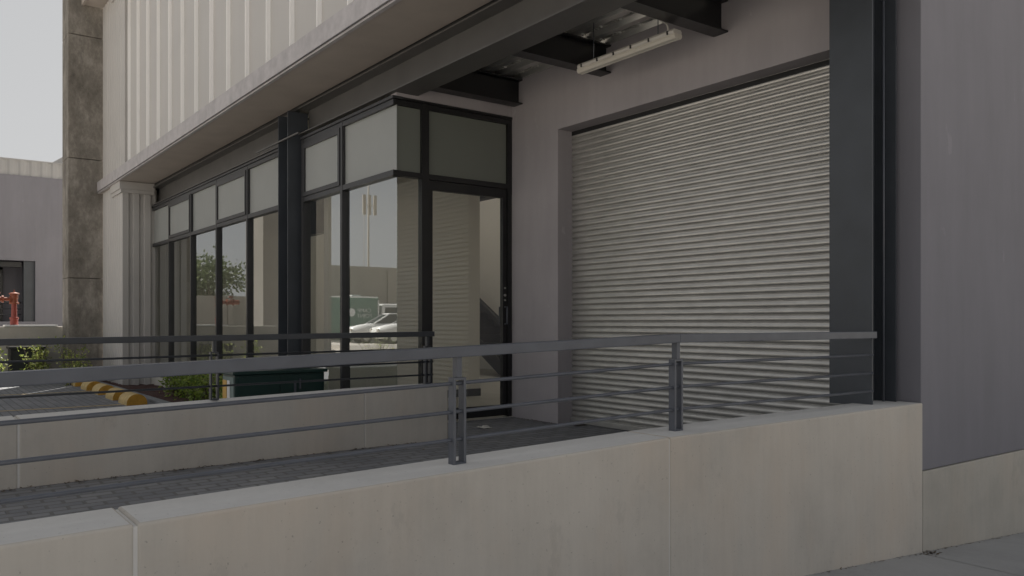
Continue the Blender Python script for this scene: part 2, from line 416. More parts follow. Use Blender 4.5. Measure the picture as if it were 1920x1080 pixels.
# ------------------------------------------------------------------ low retaining walls of the ramp
def wall_top(y): return -.542 - .0096 * (5.42 - y) if y > 3.1 else -.5643 - .027 * (3.1 - y)
fw = thing('ramp_wall', 'long cream concrete wall in the foreground carrying the near grey railing', 'wall', (-2.9, 2, -1.5))
def wall_panel(parent, x0, x1, y0, y1, bot, mat, top):
    n = max(1, int((y1 - y0) / .8)); m = MB()
    ya = [y0 + (y1 - y0) * i / n for i in range(n + 1)]
    v = []
    for y in ya:
        v += [(x0, y, bot), (x1, y, bot), (x1, y, top(y)), (x0, y, top(y))]
    f = [(0, 1, 2, 3), (4 * n + 3, 4 * n + 2, 4 * n + 1, 4 * n)]
    mi = [0, 0]
    for i in range(n):
        a, b = 4 * i, 4 * (i + 1)
        f += [(a, b, b + 1, a + 1), (a + 1, b + 1, b + 2, a + 2), (a + 2, b + 2, b + 3, a + 3), (a + 3, b + 3, b, a)]
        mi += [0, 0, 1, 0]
    for q, k in zip(f, mi): m.add([], []) ; m.f.append(list(q)); m.mi.append(k); m.sm.append(False)
    m.v = v
    me = m.build('wall_panel', [M[mat], M['skylit_top']], parent, recalc=True)
    bm = bmesh.new(); bm.from_mesh(me.data)
    ed_ = [e for e in bm.edges if len(e.link_faces) == 2 and e.calc_face_angle(0) > .6]
    bmesh.ops.bevel(bm, geom=ed_, offset=.010, segments=3, profile=.5, affect='EDGES', clamp_overlap=True)
    bm.to_mesh(me.data); bm.free()
    return me
for y_ in (-1.897, .593, 3.03):
    m = MB(); m.box(-3.062, -2.773, y_ - .02, y_ + .02, -2.0, wall_top(y_) - .009); m.build('joint_seal', M['skylit_top'], fw)
for a, b in ((-4.2, -1.9), (-1.894, .588), (.598, 3.0285), (3.0315, 5.495)):
    wall_panel(fw, -3.07, -2.768, a, b, -2.0, 'concrete', wall_top)
bw = thing('ramp_wall', 'cream concrete wall on the far side of the ramp carrying the dark railing', 'wall', (-6.45, 1, -1.3))
for y_ in (.63, 3.15):
    m = MB(); m.box(-6.592, -6.305, y_ - .02, y_ + .02, -1.6, wall_top(y_) - .022); m.build('joint_seal', M['skylit_top'], bw)
for a, b in ((-4.2, -1.9), (-1.894, .625), (.635, 3.148), (3.152, 3.975)):
    wall_panel(bw, -6.6, -6.3, a, b, -1.6, 'concrete', lambda y: wall_top(y) - .012)

# ------------------------------------------------------------------ railings
def railing(label, x, y_end, posts, mat, rail_top, loc, far=-4.0, end_flat=None):
    t = thing('railing', label, 'railing', loc)
    ys_ = sorted(set([far, 3.24 if end_flat else y_end, y_end]))
    # flat section handrail following the ramp
    hr = MB()
    for a, b in zip(ys_[:-1], ys_[1:]):
        hr.bar((x, a, rail_top(a) - .022), (x, b, rail_top(b) - .022), .062, .045)
    hr.build('handrail', mat, t, bevel=.004)
    for y in posts:
        zb = wall_top(y) - .004; zt = rail_top(y) - .13
        p = MB()
        for s in (-.0255, .0255):
            p.box(x - .021, x + .021, y + s - .006, y + s + .006, zb, zt)
        p.box(x - .021, x + .021, y - .0192, y + .0192, zt - .010, zt - .001)
        p.box(x - .021, x + .021, y - .0192, y + .0192, zb - .002, zb + .012)
        p.box(x - .018, x + .018, y - .012, y + .012, zt + .0005, rail_top(y) - .04)
        p.build('post', mat, t)
    for dz in (.155, .275, .392):
        b = MB(); pts = [(x, y, rail_top(y) - dz) for y in ys_]
        b.tube(pts, .0082, 8); b.build('bar', mat, t)
    return t
def rt_front(y): return -.062 if y > 3.24 else -.062 - .030 * (3.24 - y)
def rt_back(y): return -.085 - .008 * (3.9 - y)
railing('grey railing with flat handrail along the near ramp wall, ending at the steel column', -2.92, 5.14, (3.24, 1.888, -.05, -2.0), M['rail'], rt_front, (-2.92, 2, -.6), end_flat=True)
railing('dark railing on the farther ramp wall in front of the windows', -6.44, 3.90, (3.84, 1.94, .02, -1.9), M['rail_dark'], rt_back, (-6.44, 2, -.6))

# ------------------------------------------------------------------ the warehouse
B = thing('warehouse_building', 'white and grey warehouse unit with canopy, shopfront windows and roller shutter bay', 'building', (-10, 5.5, LOT))
# bay wall with the shutter opening (plaster)
w = MB()
w.box(-7.38, -6.58, 5.5, 5.75, -1.3, 2.75)
w.box(-6.58, -3.2, 5.5, 5.75, 2.01, 2.75)
w.box(-3.2, -2.99, 5.5, 5.75, -1.3, 2.75)
w.box(-7.50, -7.38, 4.30, 5.75, 2.292, 2.75); w.box(-7.50, -7.38, 4.04, 4.30, 2.292, 2.332)
w.build('bay_wall', M['plaster'], B)
e = MB(); e.box(-2.99, -2.783, 5.5, 22, -1.0, 7.05); e.build('end_wall', M['endwall'], B, bevel=.006)
e = MB(); e.box(-2.985, -2.772, 5.505, 22, -3.2, -1.004); e.build('plinth', M['plinth'], B, bevel=.006)
# roller shutter
sh = MB(); pitch = .0585; z = -1.05; prof = []
while z < 2.06:
    prof += [(z, .0), (z + .004, -.007), (z + .010, -.0125), (z + .020, -.0152), (z + .030, -.0152), (z + .040, -.0125), (z + .0455, -.0100), (z + .0475, -.0118), (z + .0525, -.003), (z + .0555, .005)]
    z += pitch
sh.strip(prof, -6.66, -3.1, lambda a, b, e_: (e_, 5.705 + b, a), 0, True)
shutter = sh.build('roller_shutter', M['galv'], B, recalc=False)
gr = MB(); gr.box(-6.62, -6.565 - .02, 5.66, 5.69, -1.05, 2.01); gr.box(-6.62, -6.60, 5.69, 5.75, -1.05, 2.01)
gr.build('guide_rail', M['black'], shutter)
br = MB(); br.box(-6.58, -3.2, 5.67, 5.70, -1.055, -1.0); br.build('bottom_rail', M['galv'], shutter, bevel=.004)
bh = MB(); bh.box(-6.58, -3.2, 5.69, 5.74, 1.955, 2.009); bh.build('head_seal', M['black'], shutter)

# steel sections
def hcol(x0, x1, y0, y1, z0, z1, tf=.014, tw=.01):
    m = MB(); m.box(x0, x1, y0, y0 + tf, z0, z1); m.box(x0, x1, y1 - tf, y1, z0, z1)
    xm = (x0 + x1) / 2; m.box(xm - tw / 2, xm + tw / 2, y0 + tf, y1 - tf, z0, z1); return m
def ibeam_x(x0, x1, y0, y1, z0, z1, tf=.016, tw=.012):
    m = MB(); m.box(x0, x1, y0, y1, z0, z0 + tf); m.box(x0, x1, y0, y1, z1 - tf, z1)
    ym = (y0 + y1) / 2; m.box(x0, x1, ym - tw / 2, ym + tw / 2, z0 + tf, z1 - tf); return m
def ibeam_y(x0, x1, y0, y1, z0, z1, tf=.014, tw=.01):
    m = MB(); m.box(x0, x1, y0, y1, z0, z0 + tf); m.box(x0, x1, y0, y1, z1 - tf, z1)
    xm = (x0 + x1) / 2; m.box(xm - tw / 2, xm + tw / 2, y0, y1, z0 + tf, z1 - tf); return m
rc = hcol(-3.235, -2.925, 5.14, 5.45, -.556, 2.7); rc = rc.build('steel_column', M['blue_steel'], B)
cd = MB(); cd.tube([(-2.99, 5.40, -.548), (-2.99, 5.40, 2.2)], .008, 8); cd.lathe([(.014, 0), (.016, .015), (.009, .03)], (-2.99, 5.40, 2.2), 12)
cd.build('earth_rod', M['rail'], rc)
fc = MB(); fc.box(-10.16, -10.145, 3.86, 4.12, LOT, 2.62); fc.box(-9.845, -9.83, 3.86, 4.12, LOT, 2.62); fc.box(-10.145, -9.845, 3.975, 3.985, LOT, 2.62)
fc.build('steel_column', M['blue_steel'], B)
bm1 = ibeam_x(-9.825, -2.3, 3.99, 4.29, 2.335, 2.675)
bm1.build('steel_beam', M['steel'], B)
ibeam_x(-17.44, -10.165, 3.99, 4.29, 2.30, 2.66).build('steel_beam', M['steel'], B)
for x in (-7.26, -5.855, -4.46, -3.06):
    ibeam_y(x - .075, x + .075, 4.30, 5.50, 2.40, 2.672).build('ceiling_joist', M['black'], B)
tb = MB(); tb.box(-10.9, -9.45, 3.835, 3.858, 2.268, 2.286); tb.build('tie_bar', M['steel'], B)
# galvanised decking over the loading bay: ribs run along the front, flanges embossed
dk = MB(); y = 4.05; prof = []
while y < 5.7:
    prof += [(y, 2.685), (y + .07, 2.685), (y + .095, 2.745), (y + .215, 2.745), (y + .24, 2.685)]; y += .24
dk.strip(prof, -7.38, -2.6, lambda a, b, e_: (e_, a, b))
y = 4.05
while y < 5.6:                                                    # embossed chevrons and bars pressed into each high flange and web
    x = -7.3
    while x < -2.8:
        for k in range(3): dk.box(x, x + .11, y + .108 + k * .034, y + .127 + k * .034, 2.724, 2.7445)
        for k in range(2): dk.box(x + .135 + k * .045, x + .157 + k * .045, y + .103, y + .207, 2.724, 2.7445)
        x += .08
        x += .17
    y += .24
dk.build('roof_deck', M['deck'], B)

# canopy over the shopfront
cp = MB(); cp.box(-19.15, -2.0, 3.40, 4.02, 2.722, 2.90); canopy = cp.build('canopy', M['soffit'], B)
fa = MB(); fa.box(-19.16, -2.0, 3.345, 3.398, 2.742, 2.955); fa.box(-19.17, -2.0, 3.355, 3.398, 2.716, 2.738)
fa.box(-19.16, -19.152, 3.398, 4.0, 2.72, 2.955); fa.build('fascia', M['fascia'], canopy, bevel=.003)
dl = MB(); dl.box(-19.172, -2.0, 3.337, 3.344, 2.737, 2.745); dl.build('drip_edge', M['steel'], canopy)
dk2 = MB(); dk2.box(-17.44, -2.3, 4.03, 4.10, 2.685, 2.9); dk2.build('dark_gap_strip', M['black'], canopy)  # black strip filling the dark gap between beam and soffit
uc = MB(); uc.box(-19.15, -2.0, 3.10, 3.5, 6.64, 6.7); uc.box(-19.16, -2.0, 3.05, 3.099, 6.62, 6.92); uc.build('roof_canopy', M['soffit'], B)

# upper wall in pale ribbed cladding
ux0, ux1 = -16.9, -2.8
cl = MB(); x = ux0; e0 = ux0
while x < ux1 - .7:
    for q0, q1 in ((e0, x),): cl.strip([(q0, 3.52), ((q0 + q1) / 2, 3.514), (q1, 3.52)], 2.90, 6.64, lambda a, b, e_: (a, b, e_), 0)
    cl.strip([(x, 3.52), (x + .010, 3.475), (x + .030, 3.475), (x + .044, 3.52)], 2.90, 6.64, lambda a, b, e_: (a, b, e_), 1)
    e0 = x + .044; x += .735
cl.strip([(e0, 3.52), (ux1, 3.52)], 2.90, 6.64, lambda a, b, e_: (a, b, e_), 0)
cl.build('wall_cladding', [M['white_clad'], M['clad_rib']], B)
up = MB(); up.box(-19.1, -2.80, 3.53, 7.0, 2.76, 6.62); up.build('upper_storey', M['white_clad'], B)
# corner pier, finely ribbed on the front, boldly ribbed on the side
def ribs(a0, a1, base, h, pitch, crest, slope):
    p = [(a0, base)]; a = a0 + pitch * .3
    while a + crest + 2 * slope < a1:
        p += [(a, base), (a + slope, base - h), (a + slope + crest, base - h), (a + 2 * slope + crest, base)]; a += pitch
    return p + [(a1, base)]
pr = MB()
pr.strip(ribs(-19.12, -17.21, 3.45, .012, .19, .06, .02), LOT, 6.62, lambda a, b, e_: (a, b, e_))
pr.strip([(3.45, 0), (3.56, 0), (3.575, -.035), (3.64, -.035), (3.655, 0), (3.75, 0), (3.765, -.035), (3.84, -.035), (3.855, 0), (3.96, 0), (3.975, -.04), (4.06, -.04)], LOT, 2.72, lambda a, b, e_: (-17.21 + b, a, e_))
pr.strip([(3.45, 0), (3.52, 0)], 2.72, 6.62, lambda a, b, e_: (-17.0 + b, a, e_))
pr.strip([(-17.21, 0), (-17.0, 0)], 2.72, 6.62, lambda a, b, e_: (a, 3.45, e_))
pr.box(-19.1, -17.5, 3.5, 7.0, LOT, 2.75)
pier = pr.build('corner_pier', M['white_clad'], B, recalc=True)
for z0, xr, ye in ((2.50, -17.16, 4.02), (6.42, -16.95, 3.52)):
    tr = MB(); xl = -18.05
    tr.box(xl, xr, 3.39, 3.444, z0 + .07, z0 + .215); tr.box(xl, xr, 3.41, 3.444, z0, z0 + .068)
    tr.box(xr - .045, xr, 3.4445, ye, z0 + .07, z0 + .215); tr.box(xr - .045, xr - .012, 3.4445, ye, z0, z0 + .068)
    tr.build('capital_trim', M['white_clad'], pier)
# main roof, back and partition walls (unseen roof opening added to brighten the stair hall)
rf = MB(); rf.box(-19.2, -2.75, 3.0, 7.1, 6.93, 7.05); rf.box(-19.2, -2.75, 9.1, 22, 6.93, 7.05); rf.box(-19.1, -2.8, 3.55, 3.75, 7.052, 8.3); rf.build('roof', M['roofsheet'], B)  # last box: unseen parapet added to keep sun off the ramp wall
iw = MB()
iw.box(-17.5, -7.38, 10.6, 10.75, -1.25, 6.9); iw.box(-19.1, -17.45, 7.0, 22, -1.25, 6.9); iw.box(-7.49, -7.385, 5.76, 10.6, -1.25, 6.9)
iw.box(-17.48, -7.51, 4.35, 6.99, 2.68, 2.755); iw.box(-19.1, -2.8, 21.8, 22, -1.25, 6.9)
iw.build('interior_wall', M['cream'], B)
fl = MB(); fl.box(-17.48, -7.36, 3.97, 10.6, -1.6, -1.055); fl.build('interior_floor', M['ifloor'], B)
pt = MB(); pt.box(-9.86, -9.74, 4.35, 6.68, -1.055, 2.68); part = pt.build('partition', M['cream'], B)
sk = MB(); sk.box(-9.739, -9.725, 4.35, 6.69, -1.055, -.95); sk.build('skirting', M['idark'], part)
ib = MB(); ib.box(-17.4, -7.5, 7.02, 7.18, 1.86, 2.75); ib.build('interior_beam', M['idark'], B)
st = MB()
for i in range(14):
    xx = -12.7 - i * .27; zz = -.88 + i * .155
    st.box(xx - .27, xx, 9.25, 10.2, zz - .035, zz); st.box(xx - .275, xx - .262, 9.25, 10.2, zz, zz + .12)
stair = st.build('staircase', M['idark'], B)
for yy in (9.2, 10.21):
    s2 = MB(); s2.bar((-12.45, yy, -1.02), (-16.5, yy, 1.305), .03, .26); s2.build('stringer', M['idark'], stair)
hr = MB(); hr.bar((-12.5, 9.2, -.15), (-16.5, 9.2, 2.15), .05, .09)
for k in range(4): hr.box(-12.6 - k * 1.2, -12.56 - k * 1.2, 9.18, 9.22, -1.0 + k * .69, -.12 + k * .69)
hr.build('stair_rail', M['idark'], stair)

# shopfront glazing
FT, TR0, TR1, SILL = 2.262, 1.487, 1.545, -1.05
def bay(x0, x1, mull, sashes, right_open, top=FT):
    """fixed lights with a clear pane below and a frosted one above; sashes lists the opening top lights"""
    fr_ = MB(); xe = [x0] + mull + [x1]
    fr_.box(x0 - .03, x0 + .03, 4.0, 4.10, SILL, top)
    for x_ in mull: fr_.box(x_ - .026, x_ + .026, 4.0, 4.10, SILL, top)
    if not right_open: fr_.box(x1 - .03, x1 + .03, 4.0, 4.10, SILL, top)
    ends = [x0 + .031] + [v_ for x_ in mull for v_ in (x_ - .027, x_ + .027)] + [x1 - .031 if not right_open else x1 - .004]
    for k in range(0, len(ends), 2):
        a_, b_ = ends[k], ends[k + 1]
        fr_.box(a_, b_, 4.003, 4.097, top - .055, top - .001); fr_.box(a_, b_, 4.003, 4.097, TR0, TR1); fr_.box(a_, b_, 4.003, 4.097, SILL, SILL + .07)
    fr_.box(x0 - .03, x1 + (.02 if right_open else .03), 3.985, 4.10, top + .002, top + .03)
    F = fr_.build('shopfront_window', M['frame'], B)
    for k in range(0, len(ends), 2):
        a_, b_ = ends[k], ends[k + 1]
        p_ = MB(); p_.box(a_, b_, 4.046, 4.054, SILL + .07, TR0); p_.build('glass_pane', M['glass'], F)
        if k // 2 in sashes:
            s_ = MB(); s_.box(a_ + .004, a_ + .05, 3.99, 4.04, TR1 + .004, top - .06); s_.box(b_ - .05, b_ - .004, 3.99, 4.04, TR1 + .004, top - .06)
            s_.box(a_ + .05, b_ - .05, 3.99, 4.04, TR1 + .004, TR1 + .055); s_.box(a_ + .05, b_ - .05, 3.99, 4.04, top - .125, top - .06)
            s_.build('opening_sash', M['frame'], F)
            p_ = MB(); p_.box(a_ + .05, b_ - .05, 4.012, 4.02, TR1 + .055, top - .125); p_.build('frosted_pane', M['frost'], F)
        else:
            p_ = MB(); p_.box(a_, b_, 4.040, 4.048, TR1, top - .055); p_.build('frosted_pane', M['frost'], F)
    return F
bay(-17.42, -10.20, [-16.03, -14.60, -13.18, -11.75], (1, 3), False, 2.25)
bay(-9.72, -7.380, [-8.60], (0,), True)
# return side: corner pane, black mullion, transom light and glazed door
rf_ = MB(); X0, X1 = -7.455, -7.375
rf_.box(X0, X1, 4.335, 4.42, SILL, FT); rf_.box(X0, X1, 5.44, 5.495, SILL, FT)
rf_.box(X0 + .003, X1 - .003, 4.012, 4.334, FT - .055, FT - .001); rf_.box(X0 + .003, X1 - .003, 4.421, 5.439, FT - .055, FT - .001)
rf_.box(X0 + .003, X1 - .003, 4.012, 4.334, TR0, TR1 - .004); rf_.box(X0 + .003, X1 - .003, 4.421, 5.439, TR0, TR1 - .004)
rf_.box(X0 + .003, X1 - .003, 4.012, 4.334, SILL, SILL + .07)
rf_.box(X0, X1 + .01, 4.012, 5.495, FT + .002, FT + .028)
RW = rf_.build('side_window', M['black'], B)
q = MB(); q.box(-7.42, -7.412, 4.056, 4.334, SILL + .07, TR0); q.build('glass_pane', M['door_glass'], RW)
q = MB(); q.box(-7.42, -7.412, 4.05, 4.334, TR1 - .004, FT - .055); q.build('frosted_pane', M['frost_shaded'], RW)
q = MB(); q.box(-7.42, -7.412, 4.421, 5.439, TR1 - .004, FT - .055); q.build('frosted_pane', M['frost_shaded'], RW)
d = MB(); D0, D1 = -7.45, -7.395
d.box(D0, D1, 4.425, 4.475, SILL + .01, TR0 - .004); d.box(D0, D1, 5.385, 5.435, SILL + .01, TR0 - .004)
d.box(D0 + .002, D1 - .002, 4.475, 5.385, TR0 - .105, TR0 - .004); d.box(D0 + .002, D1 - .002, 4.475, 5.385, SILL + .01, SILL + .13)
door = d.build('glass_door', M['black'], B)
q = MB(); q.box(-7.427, -7.419, 4.475, 5.385, SILL + .13, TR0 - .105); q.build('door_glass', M['door_glass'], door)
for xx, nm in ((-7.37, 1), (-7.475, -1)):
    h_ = MB(); h_.tube([(xx - nm * .025, 5.41, -.02), (xx + nm * .02, 5.41, -.02), (xx + nm * .02, 5.41, .17), (xx - nm * .025, 5.41, .17)], .009, 8)
    h_.build('pull_handle', M['rail'], door)
for r_k, z_k in ((.014, .30), (.010, .38), (.010, .245)):
    lk = MB(); lk.lathe([(r_k, 0), (r_k, .012)], (-7.395, 5.41, z_k), 12, 0, 'x'); lk.build('lock', M['galv'], door)

# ------------------------------------------------------------------ hanging batten light
L = thing('batten_light', 'grey plastic fluorescent batten light hanging below the steel decking', 'light', (-5.06, 5.02, 2.3))
lx0, lx1, ly, lz = -5.66, -4.48, 5.0, 2.29
lb = MB(); cs = [(-.046, .02), (-.052, .04), (-.04, .058), (.04, .058), (.052, .04), (.046, .02)]
lb.strip(cs + [cs[0]], lx0 + .01, lx1 - .01, lambda a, b, e_: (e_, ly + a, lz + b))
for xx in (lx0 + .01, lx1 - .01): lb.add([(xx, ly + a, lz + b) for a, b in cs], [tuple(range(6))])
lb.build('lamp_tray', M['lampbody'], L)
df = MB(); cs = [(-.044, .019), (-.045, .0), (-.032, -.018), (-.012, -.022), (-.008, -.016), (.008, -.016), (.012, -.022), (.032, -.018), (.045, .0), (.044, .019)]
df.strip(cs + [cs[0]], lx0, lx1, lambda a, b, e_: (e_, ly + a, lz + b))
for xx in (lx0, lx1): df.add([(xx, ly + a, lz + b) for a, b in cs], [tuple(range(10))])
df.build('diffuser', M['diffuser'], L)
for k in range(6):
    xx = lx0 + .07 + k * (lx1 - lx0 - .14) / 5
    c_ = MB(); c_.box(xx - .006, xx + .006, ly - .058, ly - .048, lz + .02, lz + .048); c_.build('clip', M['black'], L)
for xx in (lx0 + .18, lx1 - .22):
    r_ = MB(); r_.tube([(xx, ly, lz + .055), (xx, ly, 2.69)], .004, 6); r_.build('hanger_rod', M['rail'], L)
cb = MB(); cb.tube([(lx1 - .1, ly, lz + .055), (lx1 - .12, ly, lz + .13), (lx1 - .2, ly - .01, lz + .19), (lx1 - .21, ly - .02, lz + .30), (lx1 - .2, ly - .02, 2.69)], .008, 8)
cb.build('cable', M['lampbody'], L)
cn = MB(); cn.tube([(-4.62, 4.3, 2.66), (-4.62, 5.35, 2.66)], .010, 8); tag(cn.build('conduit', M['idark']), 'thin dark conduit clipped under the decking above the batten light', 'conduit')

# ------------------------------------------------------------------ weathered concrete pillar
P = thing('concrete_pillar', 'tall dark weathered concrete pillar beside the white cladding', 'pillar', (-19.7, 3.2, LOT))
z = LOT; hs_ = [2.35, 5.0, 7.35, 9.6]
zz = [LOT - .2, .92, 3.42, 6.0, 8.4]
for a, b in zip(zz[:-1], zz[1:]):
    m = MB(); m.box(-19.9, -19.16, 2.80, 3.46, a + .006, b - .006); m.build('pillar_block', M['old'], P, bevel=.012)

# ------------------------------------------------------------------ next unit: dock wall, hydrant, kiosk, building
dw = thing('dock_wall', 'low grey concrete dock wall behind the shrubs carrying the red hydrant', 'wall', (-20.1, 0, LOT))
m = MB(); m.box(-20.4, -19.95, .2, 6, -1.4, -.095); m.build('wall_panel', M['plinth'], dw, bevel=.01)
m = MB(); m.box(-20.42, -19.93, 1.75, 2.72, -.093, -.06); m.build('sunlit_strip', M['white'], dw, bevel=.006)  # white slab standing in for a sunlit strip on the wall top
H = thing('fire_hydrant', 'red and orange fire hydrant standing on the grey dock wall', 'hydrant', (-20.1, 1.95, -.06))
hx, hy = -20.1, 1.93
m = MB(); m.lathe([(.075, 0), (.075, .12), (.085, .125), (.085, .16), (.055, .165), (.05, .46), (.05, .47)], (hx, hy, -.06), 18); m.build('riser', M['red'], H)
m = MB(); m.lathe([(.085, .44), (.09, .45), (.09, .475), (.07, .48), (.062, .52), (.075, .56), (.075, .64), (.1, .645), (.1, .665), (.05, .68), (.015, .69), (.015, .74)], (hx, hy, -.06), 18)
m.build('bonnet', M['orange'], H)
m = MB(); m.lathe([(.055, 0), (.055, .12), (.08, .125), (.08, .15), (.05, .155), (.05, .26), (.075, .265), (.075, .30), (.04, .31), (.04, .40), (.07, .405), (.07, .44)], (hx, hy - .05 - .44, .48), 16, 0, 'y'); m.build('outlet_arm', M['orange'], H)
m = MB(); m.lathe([(.05, 0), (.055, .02), (.05, .035)], (hx, hy - .30, .59), 14); m.tube([(hx, hy - .30, .52), (hx, hy - .30, .6)], .014, 8); m.build('valve_wheel', M['red'], H)
K = thing('electrical_kiosk', 'low black electrical kiosk standing against the dock wall among shrubs', 'kiosk', (-19.6, 2.1, LOT))
m = MB(); m.box(-19.9, -19.45, 1.80, 2.40, LOT, -.55); m.build('cabinet', M['black'], K, bevel=.01)
m = MB(); m.box(-19.92, -19.42, 1.77, 2.43, -.548, -.50); m.build('lid', M['black'], K, bevel=.008)
m = MB(); m.box(-19.449, -19.44, 1.86, 2.34, -1.15, -.6); m.build('door', M['idark'], K)
NB = thing('warehouse_building', 'grey neighbouring warehouse with pale parapet and dark window bay, far left', 'building', (-32, 0, LOT))
m = MB(); xn = -30
m.box(xn - 8, xn, 3.46, 9, LOT, 4.62); m.box(xn - 8, xn, .9, 3.459, 1.94, 4.62); m.box(xn - 8, xn, .9, 3.459, LOT, .02); m.box(xn - 8, xn, .3, .899, LOT, 4.62)
m.build('wall', M['endwall'], NB)
m = MB(); p = []
a = .3
while a < 9: p += [(a, 0), (a + .06, .03), (a + .16, .03), (a + .22, 0)]; a += .3
m.strip(p, 4.625, 5.10, lambda a_, b, e_: (xn - .06 + b, a_, e_)); m.box(xn - 8, xn - .075, .3, 9, 4.625, 5.05); m.box(xn - .12, xn - .02, .3, 9, 5.10, 5.14)
m.build('parapet', M['roofsheet'], NB)
m = MB(); m.hexa([(xn - 6, 3.9, 5.15), (xn - .6, 3.9, 5.15), (xn - .6, 8, 5.15), (xn - 6, 8, 5.15), (xn - 6, 5.2, 6.1), (xn - .6, 5.2, 6.1), (xn - .6, 8, 6.1), (xn - 6, 8, 6.1)]); m.build('roof_monitor', M['roofsheet'], NB)
m = MB(); m.box(xn - .45, xn - .10, 3.15, 3.458, .021, 1.938); wn_ = m.build('window', M['blue_steel'], NB)
m = MB(); m.box(xn - .5, xn - .2, .9, 3.1, 1.74, 1.9); m.box(xn - 1.3, xn - 1.25, 2.6, 2.68, .02, 1.7); m.box(xn - 1.3, xn - 1.25, 1.9, 1.95, .02, 1.7); m.box(xn - 1.3, xn - 1.25, .9, 2.6, 1.05, 1.1); m.box(xn - 1.3, xn - 1.25, .9, 2.6, 1.66, 1.72)
m.build('frame', M['black'], wn_)
m = MB(); m.box(xn - 1.28, xn - 1.27, .9, 2.6, .02, 1.7); m.build('pane', M['door_glass'], wn_)
m = MB(); m.box(xn - 7, xn - 6.9, .9, 3.4, .02, 1.93); m.build('inner_wall', M['steel'], wn_)
m = MB(); m.box(xn - 1.5, xn - 1.4, 2.7, 3.45, .022, 1.93); m.build('inner_wall', M['endwall'], wn_)
m = MB(); 
for z_ in (.62, .42, .24): m.tube([(xn - .3, .9, z_), (xn - .3, 3.1, z_)], .014 if z_ < .6 else .03, 8)
m.build('guard_rail', M['rail_dark'], wn_)

# ------------------------------------------------------------------ green service cabinet in front of the windows
G = thing('service_cabinet', 'dark green metal service cabinet standing in the bed by the windows', 'cabinet', (-9.1, 3.4, LOT))
m = MB(); m.box(-9.30, -8.9, 2.90, 3.93, LOT, -.575); m.build('body', [M['green']], G, bevel=.008)
m = MB(); m.box(-9.33, -8.87, 2.87, 3.96, -.573, -.535); m.build('lid', M['green'], G, bevel=.008)
m = MB(); m.box(-8.899, -8.888, 2.94, 3.395, -1.18, -.60); m.build('door', M['green'], G, bevel=.003)
m = MB(); m.box(-8.899, -8.888, 3.405, 3.89, -1.18, -.60); dr = m.build('door', M['green'], G, bevel=.003)
m = MB(); m.box(-8.887, -8.86, 3.62, 3.635, -.75, -.64); m.box(-8.887, -8.875, 3.56, 3.585, -.80, -.66); m.build('handle', M['rail'], dr)
m = MB(); m.box(-9.28, -8.92, 2.893, 2.899, -1.2, -.6); sp_ = m.build('side_panel', M['green_pale'], G)
m = MB(); m.box(-9.27, -9.14, 2.886, 2.892, -.86, -.64); m.build('sticker', M['sticker'], sp_)
m = MB(); m.box(-9.12, -9.03, 2.886, 2.892, -.90, -.64); m.build('sticker', M['white'], sp_)

# ------------------------------------------------------------------ wheel stops
ws = thing('wheel_stop', 'nearest of the yellow half-round wheel stops, beside the ramp wall', 'wheel stop', (-13.55, 2.86, LOT + .004), 'yellow wheel stops along the kerb')
def half_round(w_, h_, l0, l1, cx, y0, z0):
    m_ = MB(); n = 12
    pts = [(-w_, 0)] + [(-w_ * math.cos(math.pi * k / n), .03 + h_ * math.sin(math.pi * k / n)) for k in range(n + 1)] + [(w_, 0)]
    k = len(pts)
    v = [(cx + e_, y0 + a, z0 + b) for e_ in (l0, l1) for a, b in pts]
    m_.add(v, [(i, i + 1, k + i + 1, k + i) for i in range(k - 1)], 0)
    m_.add([(cx + l0, y0 + a, z0 + b) for a, b in pts], [tuple(range(k))], 1); m_.add([(cx + l1, y0 + a, z0 + b) for a, b in pts], [tuple(range(k))], 1)
    return m_
half_round(.145, .135, -.29, .29, -13.55, 2.86, LOT + .004).build('stop_block', [M['yellow_top'], M['yellow']], ws)
labs = ['second of the yellow wheel stops from the ramp wall, on a painted bay line', 'middle one of the five yellow wheel stops along the kerb',
        'yellow wheel stop just short of the farthest one along the kerb', 'farthest of the yellow wheel stops, partly behind the handrail']
for x, lab in zip((-14.55, -15.75, -16.85, -18.05), labs):
    c = dup(ws, (x, 2.86, LOT + .004)); c['label'] = lab

# ------------------------------------------------------------------ shrubs
def shrub(name, label, cx, cy, cz, rx, ry, h, n, size, mat, nst=9, group=None, wild=.0):
    t = thing(name, label, 'shrub', (cx, cy, cz), group)
    s_ = MB(); lf = MB()
    for i in range(nst):
        a = rnd.uniform(0, 6.28); r = math.sqrt(rnd.random())
        tip = Vector((cx + rx * r * math.cos(a), cy + ry * r * math.sin(a), cz + h * rnd.uniform(.45, 1.0 + wild)))
        b0 = Vector((cx + rx * .25 * r * math.cos(a), cy + ry * .25 * r * math.sin(a), cz))
        mid = (b0 + tip) / 2 + Vector((rnd.uniform(-.06, .06), rnd.uniform(-.06, .06), .05))
        s_.tube([b0, mid, tip], [.008, .006, .003], 5)
        for k in range(n // nst):
            u = rnd.uniform(.15, 1.03); p_ = b0.lerp(mid, u * 2) if u < .5 else mid.lerp(tip, u * 2 - 1)
            sp = .09 * (1.15 - .6 * u)
            lf.leaf(p_ + Vector((rnd.gauss(0, sp), rnd.gauss(0, sp), rnd.gauss(0, sp * .7))), size)
    s_.build('stem', M['bark'], t, recalc=False); lf.build('foliage', mat, t, recalc=False)
    return t
bedz = LOT + .04
